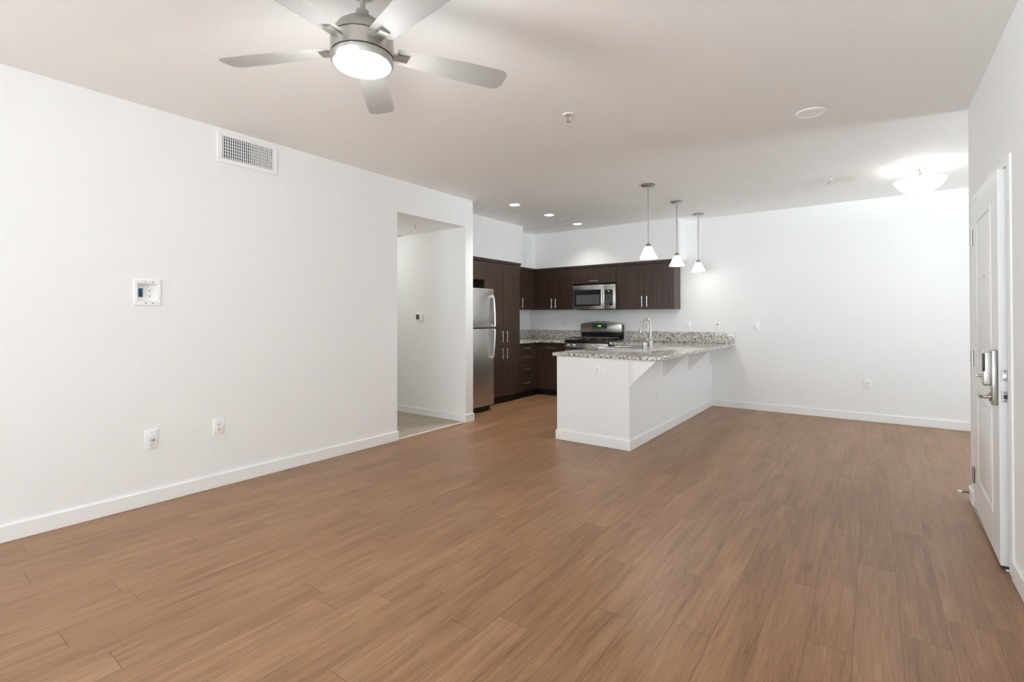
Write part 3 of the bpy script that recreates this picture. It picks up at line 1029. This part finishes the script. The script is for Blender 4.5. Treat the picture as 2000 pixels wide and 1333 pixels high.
def bracket(label, y):
    r = thing('counter_bracket', label, 'bracket', (XP1, y, 0.75), 0, 'white brackets under the granite overhang')
    zt = ZC - TC
    obj('mounting_plate', B().box(XP1, XP1 + 0.018, y - 0.026, y + 0.026, 0.628, zt, 0.002, 1), M_TRIM, r)
    obj('gusset', B().prism([(XP1 + 0.018, zt - 0.012), (XP1 + 0.25, zt - 0.012), (XP1 + 0.018, 0.64)], 1, y - 0.01, y + 0.01, 0.001), M_TRIM, r)
    obj('top_plate', B().box(XP1 + 0.018, XP1 + 0.27, y - 0.026, y + 0.026, zt - 0.012, zt, 0.002, 1), M_TRIM, r)
    return r


bracket('white triangular bracket nearest the camera at the peninsula corner', 4.512)
bracket('second white bracket from the peninsula corner under the granite', 5.455)
bracket('third white bracket from the peninsula corner under the granite', 6.405)
bracket('white triangular bracket against the far wall under the granite', 7.41)

# ------------------------------------------------------------------ sink and faucet
sk = thing('kitchen_sink', 'stainless steel double-bowl sink set in the peninsula granite', 'sink', (-2.4, 5.81, ZC))
rx0, rx1, ry0, ry1 = -2.668, -2.095, 5.375, 6.245
rim = B()
zt0, zt1 = ZC + 0.0003, ZC + 0.010
for x0, x1, y0, y1 in ((rx0, rx1, ry0, SY0 + 0.008), (rx0, rx1, SY1 - 0.008, ry1), (rx0, SX0 + 0.008, SY0 + 0.008, SY1 - 0.008),
                       (SX1 - 0.008, rx1, SY0 + 0.008, SY1 - 0.008), (SX0 + 0.008, SX1 - 0.008, 5.795, 5.825)):
    rim.box(x0, x1, y0, y1, zt0, zt1, 0.003, 1)
obj('rim', rim, M_SINK, sk)
for y0, y1 in ((SY0 + 0.008, 5.797), (5.823, SY1 - 0.008)):
    bb = B()
    x0, x1 = SX0 + 0.008, SX1 - 0.008
    zb, t = ZC - 0.19, 0.003
    bb.box(x0, x1, y0, y1, zb - t, zb).box(x0, x0 + t, y0, y1, zb, zt0).box(x1 - t, x1, y0, y1, zb, zt0)
    bb.box(x0 + t, x1 - t, y0, y0 + t, zb, zt0).box(x0 + t, x1 - t, y1 - t, y1, zb, zt0)
    bo = obj('bowl', bb, M_SINK, sk)
    obj('drain', B().lathe([(0.045, 0.004), (0.04, 0.002), (0.0, 0.001)], ((x0 + x1) / 2, (y0 + y1) / 2, zb), 24), M_CHROME, bo)

fa = thing('kitchen_faucet', 'brushed nickel gooseneck faucet at the sink', 'faucet', (-2.135, 5.70, ZC + 0.010))
fx, fy, fz = -2.135, 5.70, ZC + 0.010
obj('body', B().lathe([(0.030, 0.0), (0.030, 0.008), (0.0255, 0.012), (0.0255, 0.075), (0.022, 0.09), (0.015, 0.105)], (fx, fy, fz), 28), M_CHROME, fa)
pts = [(fx, fy, fz + 0.095), (fx, fy, fz + 0.29)]
R_ = 0.053
for k in range(1, 12):
    a = PI * k / 12
    pts.append((fx - R_ + R_ * math.cos(a), fy, fz + 0.29 + R_ * math.sin(a)))
pts += [(fx - 2 * R_ - 0.002, fy, fz + 0.27), (fx - 2 * R_ - 0.008, fy, fz + 0.245)]
obj('spout', B().tube(pts, 0.0125, 16), M_CHROME, fa)
hx_ = fx - 2 * R_ - 0.008
obj('spray_head', B().tube([(hx_, fy, fz + 0.25), (hx_ - 0.004, fy, fz + 0.225), (hx_ - 0.012, fy, fz + 0.175)], [0.014, 0.0165, 0.0185], 18), M_CHROME, fa)
obj('lever', B().tube([(fx - 0.01, fy - 0.01, fz + 0.075), (fx - 0.025, fy - 0.03, fz + 0.085), (fx - 0.055, fy - 0.03, fz + 0.16)], [0.013, 0.012, 0.007], 12), M_CHROME, fa)
ag = thing('air_gap', 'short nickel cylinder cap standing on the sink deck beside the faucet', 'sink fitting', (-2.132, 5.50, ZC + 0.010))
obj('cap', B().lathe([(0.029, 0.0), (0.029, 0.004), (0.025, 0.006), (0.025, 0.066), (0.022, 0.07), (0.0, 0.071)][:-1], (-2.132, 5.50, ZC + 0.010), 28), M_CHROME, ag)

# ------------------------------------------------------------------ refrigerator
rf = thing('refrigerator', 'stainless steel top-freezer refrigerator beside the hallway pillar', 'refrigerator', (-4.65, 5.03, 0))
FX1 = -4.275
y0, y1 = 4.664, 5.384
obj('cabinet_body', B().box(-5.05, FX1 - 0.07, y0 + 0.004, y1 - 0.004, 0.03, 1.675, 0.004, 1), M_BLKMAT, rf, 'dark refrigerator body')
obj('base_grille', B().box(-5.0, FX1 - 0.09, y0 + 0.02, y1 - 0.02, 0.0, 0.03).box(FX1 - 0.1, FX1 - 0.06, y0 + 0.02, y1 - 0.02, 0.012, 0.072), M_BLKMAT, rf)
for nm, z0, z1 in (('freezer_door', 1.152, 1.690), ('refrigerator_door', 0.078, 1.138)):
    d = obj(nm, B().box(FX1 - 0.066, FX1, y0, y1, z0, z1, 0.007, 3), M_STEEL_V, rf)
    hy = 5.338
    if nm == 'freezer_door':
        pz = [(FX1 - 0.002, 1.585), (FX1 + 0.022, 1.585), (FX1 + 0.036, 1.56), (FX1 + 0.046, 1.47), (FX1 + 0.052, 1.35), (FX1 + 0.055, 1.20), (FX1 + 0.054, 1.168)]
        foot = [(FX1 + 0.054, 1.168), (FX1 + 0.03, 1.163), (FX1 - 0.002, 1.19)]
    else:
        pz = [(FX1 - 0.002, 0.735), (FX1 + 0.022, 0.735), (FX1 + 0.034, 0.76), (FX1 + 0.045, 0.86), (FX1 + 0.052, 0.97), (FX1 + 0.055, 1.10), (FX1 + 0.054, 1.128)]
        foot = [(FX1 + 0.054, 1.128), (FX1 + 0.03, 1.13), (FX1 - 0.002, 1.10)]
    hb = B()
    hb.tube([(x, hy, z) for x, z in pz], [0.012, 0.012, 0.0125, 0.0125, 0.0125, 0.0125, 0.012], 14)
    hb.tube([(x, hy, z) for x, z in foot], [0.012, 0.009, 0.007], 12)
    zc_ = pz[0][1]
    hb.box(FX1 - 0.002, FX1 + 0.024, hy - 0.014, hy + 0.014, zc_ - 0.022, zc_ + 0.022, 0.006, 2)
    obj('handle', hb, M_BRIGHT, d)
obj('hinge_cover', B().box(FX1 - 0.12, FX1 - 0.02, y0 + 0.01, y0 + 0.06, 1.675, 1.70, 0.005, 2), M_BLKMAT, rf)

# ------------------------------------------------------------------ range
RX0, RX1 = -3.970, -3.214
ra = thing('gas_range', 'stainless steel gas stove with black cooktop and arched back panel', 'stove', ((RX0 + RX1) / 2, 7.1, 0))
obj('body', B().box(RX0, RX1, 6.86, 7.455, 0.06, 0.895).box(RX0 + 0.02, RX1 - 0.02, 6.93, 7.4, 0.0, 0.06), M_BLKMAT, ra)
obj('cooktop', B().box(RX0, RX1, 6.815, 7.36, 0.892, 0.936, 0.005, 2), M_BLACK, ra)
cpnl = obj('control_panel', B().prism([(6.815, 0.889), (6.865, 0.889), (6.865, 0.806), (6.803, 0.812)], 0, RX0 + 0.003, RX1 - 0.003, 0.003), M_STEEL_H, ra)
for x in (-3.903, -3.797, -3.461, -3.374):
    k = B().lathe([(0.023, 6.806), (0.023, 6.80), (0.0195, 6.797), (0.0175, 6.778), (0.015, 6.774)], (x, 0, 0.851), 24, 1)
    k.box(x - 0.0035, x + 0.0035, 6.7715, 6.777, 0.836, 0.866, 0.0015, 1)
    obj('knob', k, M_BRIGHT, cpnl)
od = obj('oven_door', B().box(RX0 + 0.004, RX1 - 0.004, 6.815, 6.86, 0.215, 0.797, 0.006, 2), M_STEEL_H, ra)
obj('oven_window', B().box(RX0 + 0.12, RX1 - 0.12, 6.812, 6.82, 0.33, 0.64, 0.002, 1), M_BLACK, od)
hb = B()
hb.tube([(RX0 + 0.05, 6.775, 0.752), (RX1 - 0.05, 6.775, 0.752)], 0.012, 14)
for x in (RX0 + 0.08, RX1 - 0.08):
    hb.tube([(x, 6.818, 0.752), (x, 6.775, 0.752)], 0.009, 10)
obj('handle', hb, M_BRIGHT, od)
obj('storage_drawer', B().box(RX0 + 0.004, RX1 - 0.004, 6.82, 6.86, 0.065, 0.205, 0.006, 2), M_STEEL_H, ra)
# grates and burners
for gx0, gx1 in ((RX0 + 0.05, -3.60), (-3.585, RX1 - 0.05)):
    g = B()
    zt = 0.974
    for x in (gx0, gx1):
        g.box(x - 0.008, x + 0.008, 6.88, 7.32, zt - 0.013, zt, 0.002, 1)
    for y in (6.88, 7.03, 7.17, 7.32):
        g.box(gx0, gx1, y - 0.008, y + 0.008, zt - 0.013, zt, 0.002, 1)
    xm = (gx0 + gx1) / 2
    g.box(xm - 0.006, xm + 0.006, 6.88, 7.32, zt - 0.01, zt + 0.002, 0.002, 1)
    for x in (gx0, gx1, xm):
        for y in (6.88, 7.10, 7.32):
            g.tube([(x, y, 0.934), (x, y, zt - 0.004)], 0.007, 8)
    obj('grate', g, M_GRATE, ra)
    for y in (6.965, 7.235):
        obj('burner', B().lathe([(0.05, 0.934), (0.05, 0.94), (0.036, 0.943), (0.034, 0.952), (0.0, 0.953)][:-1], (xm, y, 0), 28), M_BLKMAT, ra)
# back guard
BX0, BX1 = -3.974, -3.236
poly = [(BX0 + 0.002, 1.05), (BX1 - 0.002, 1.05), (BX1 - 0.002, 1.172)]
for k in range(0, 13):
    t = k / 12
    x = BX1 - 0.012 + (BX0 + 0.012 - (BX1 - 0.012)) * t
    poly.append((x, 1.186 + 0.042 * (1 - (2 * t - 1) ** 2)))
poly.append((BX0 + 0.002, 1.172))
obj('back_riser', B().box(BX0 + 0.004, BX1 - 0.004, 7.385, 7.46, 0.93, 1.05).box(BX0, BX1, 7.40, 7.462, 0.95, 1.17), M_BLACK, ra)
bp_ = obj('back_panel', B().prism([(x, z) for x, z in poly], 1, 7.362, 7.462, 0.004), M_STEEL_H, ra)
dp = obj('display', B().box(-3.757, -3.492, 7.358, 7.364, 1.106, 1.188, 0.002, 1), M_BLACK, bp_)
dg = B()


def seg7(b, x, z, s, ch, Y, t=0.0016):
    segs = {'0': 'abcdef', '1': 'bc', '2': 'abged', '3': 'abgcd', '4': 'fgbc', '5': 'afgcd', '6': 'afgedc', '7': 'abc', '8': 'abcdefg', '9': 'abfgcd'}[ch]
    w, h = s * 0.55, s
    R = {'a': (0, w, h - t, h + t), 'd': (0, w, -t, t), 'g': (0, w, h / 2 - t, h / 2 + t), 'f': (-t, t, h / 2, h), 'b': (w - t, w + t, h / 2, h),
         'e': (-t, t, 0, h / 2), 'c': (w - t, w + t, 0, h / 2)}
    for q in segs:
        a, b2, c2, d2 = R[q]
        b.box(x + a, x + b2, Y - 0.0006, Y + 0.0004, z + c2, z + d2)


xx = -3.655
for ch in '2', '0', '8':
    seg7(dg, xx, 1.143, 0.022, ch, 7.3578, 0.002)
    xx += 0.021 if ch != '2' else 0.026
dg.box(-3.6365, -3.6335, 7.3572, 7.3582, 1.148, 1.151).box(-3.6365, -3.6335, 7.3572, 7.3582, 1.157, 1.16)
obj('clock_digits', dg, M_GREEN, bp_)
kb = B()
for x in (-3.735, -3.71, -3.685, -3.565, -3.54, -3.515):
    kb.box(x - 0.008, x + 0.008, 7.3572, 7.3584, 1.152, 1.158).box(x - 0.008, x + 0.008, 7.3572, 7.3584, 1.168, 1.173)
for k in range(9):
    x = -3.735 + k * 0.0275
    kb.box(x - 0.01, x + 0.008, 7.3572, 7.3584, 1.118, 1.127)
obj('touch_keys', kb, M_KEY, bp_)

# ------------------------------------------------------------------ microwave
MX0, MX1, MY, MZ0, MZ1 = -3.972, -3.216, 7.087, 1.424, 1.816
mw = thing('microwave', 'stainless steel over-the-range microwave with black window and keypad', 'microwave', ((MX0 + MX1) / 2, 7.29, MZ0))
obj('case', B().box(MX0 + 0.003, MX1 - 0.003, MY + 0.035, YB, MZ0 + 0.004, MZ1), M_BLKMAT, mw, 'dark microwave case')
obj('vent_underside', B().box(MX0 + 0.06, MX1 - 0.006, MY + 0.02, YB - 0.03, MZ0 - 0.008, MZ0 + 0.006), M_BLKMAT, mw)
DX = -3.405
dr = obj('door', B().box(MX0, DX - 0.001, MY, MY + 0.034, MZ0 + 0.002, MZ1 - 0.003, 0.005, 2), M_STEEL_H, mw)
obj('window_frame', B().box(-3.938, -3.466, MY - 0.0015, MY + 0.004, 1.476, 1.738, 0.001, 1), M_BLACK, dr, 'black glass door window')
obj('window_screen', B().box(-3.903, -3.487, MY - 0.0022, MY + 0.002, 1.502, 1.657), M_GLASSG, dr)
hb = B().tube([(-3.436, MY + 0.002, 1.733), (-3.436, MY - 0.02, 1.722), (-3.436, MY - 0.036, 1.66), (-3.434, MY - 0.04, 1.60), (-3.432, MY - 0.036, 1.54), (-3.429, MY - 0.02, 1.48), (-3.428, MY + 0.002, 1.468)], 0.011, 14)
obj('handle', hb, M_BRIGHT, dr)
bd_ = obj('badge', B().lathe([(0.0165, MY - 0.003), (0.0165, MY + 0.002)], (-3.607, 0, 1.771), 28, 1), M_BRIGHT, dr, 'round silver maker badge')
cpn = obj('control_panel', B().box(DX + 0.001, MX1, MY, MY + 0.034, MZ0 + 0.002, MZ1 - 0.003, 0.005, 2), M_STEEL_H, mw)
obj('keypad', B().box(-3.397, -3.262, MY - 0.0015, MY + 0.003, 1.478, 1.728, 0.001, 1), M_BLACK, cpn, 'black keypad')
obj('display_digits', B().box(-3.345, -3.316, MY - 0.0022, MY - 0.001, 1.696, 1.709), M_TEAL, cpn, 'small teal clock display')
kb = B()
for r_ in range(7):
    for c_ in range(4):
        x = -3.372 + c_ * 0.0285
        z = 1.654 - r_ * 0.0205
        if r_ >= 1 or c_ < 3:
            kb.box(x - 0.006, x + 0.006, MY - 0.0022, MY - 0.001, z - 0.0035, z + 0.0035)
kb.lathe([(0.008, MY - 0.0022), (0.008, MY - 0.001)], (-3.365, 0, 1.499), 16, 1).lathe([(0.008, MY - 0.0022), (0.008, MY - 0.001)], (-3.328, 0, 1.499), 16, 1)
obj('keys', kb, M_KEY, cpn)

# ------------------------------------------------------------------ door stop
dst = thing('door_stop', 'small white-tipped door stop on the baseboard corner by the front door', 'door stop', (XR - BT, 4.668, 0.052))
obj('stem', B().lathe([(0.010, XR - BT - 0.003), (0.010, XR - BT)], (0, 4.668, 0.052), 16, 0).lathe([(0.0045, XR - BT - 0.04), (0.0045, XR - BT)], (0, 4.668, 0.052), 12, 0), M_BLKMAT, dst)
obj('tip', B().lathe([(0.008, XR - BT - 0.058), (0.009, XR - BT - 0.055), (0.009, XR - BT - 0.036)], (0, 4.668, 0.052), 16, 0), M_PLATE, dst, 'white rubber tip')
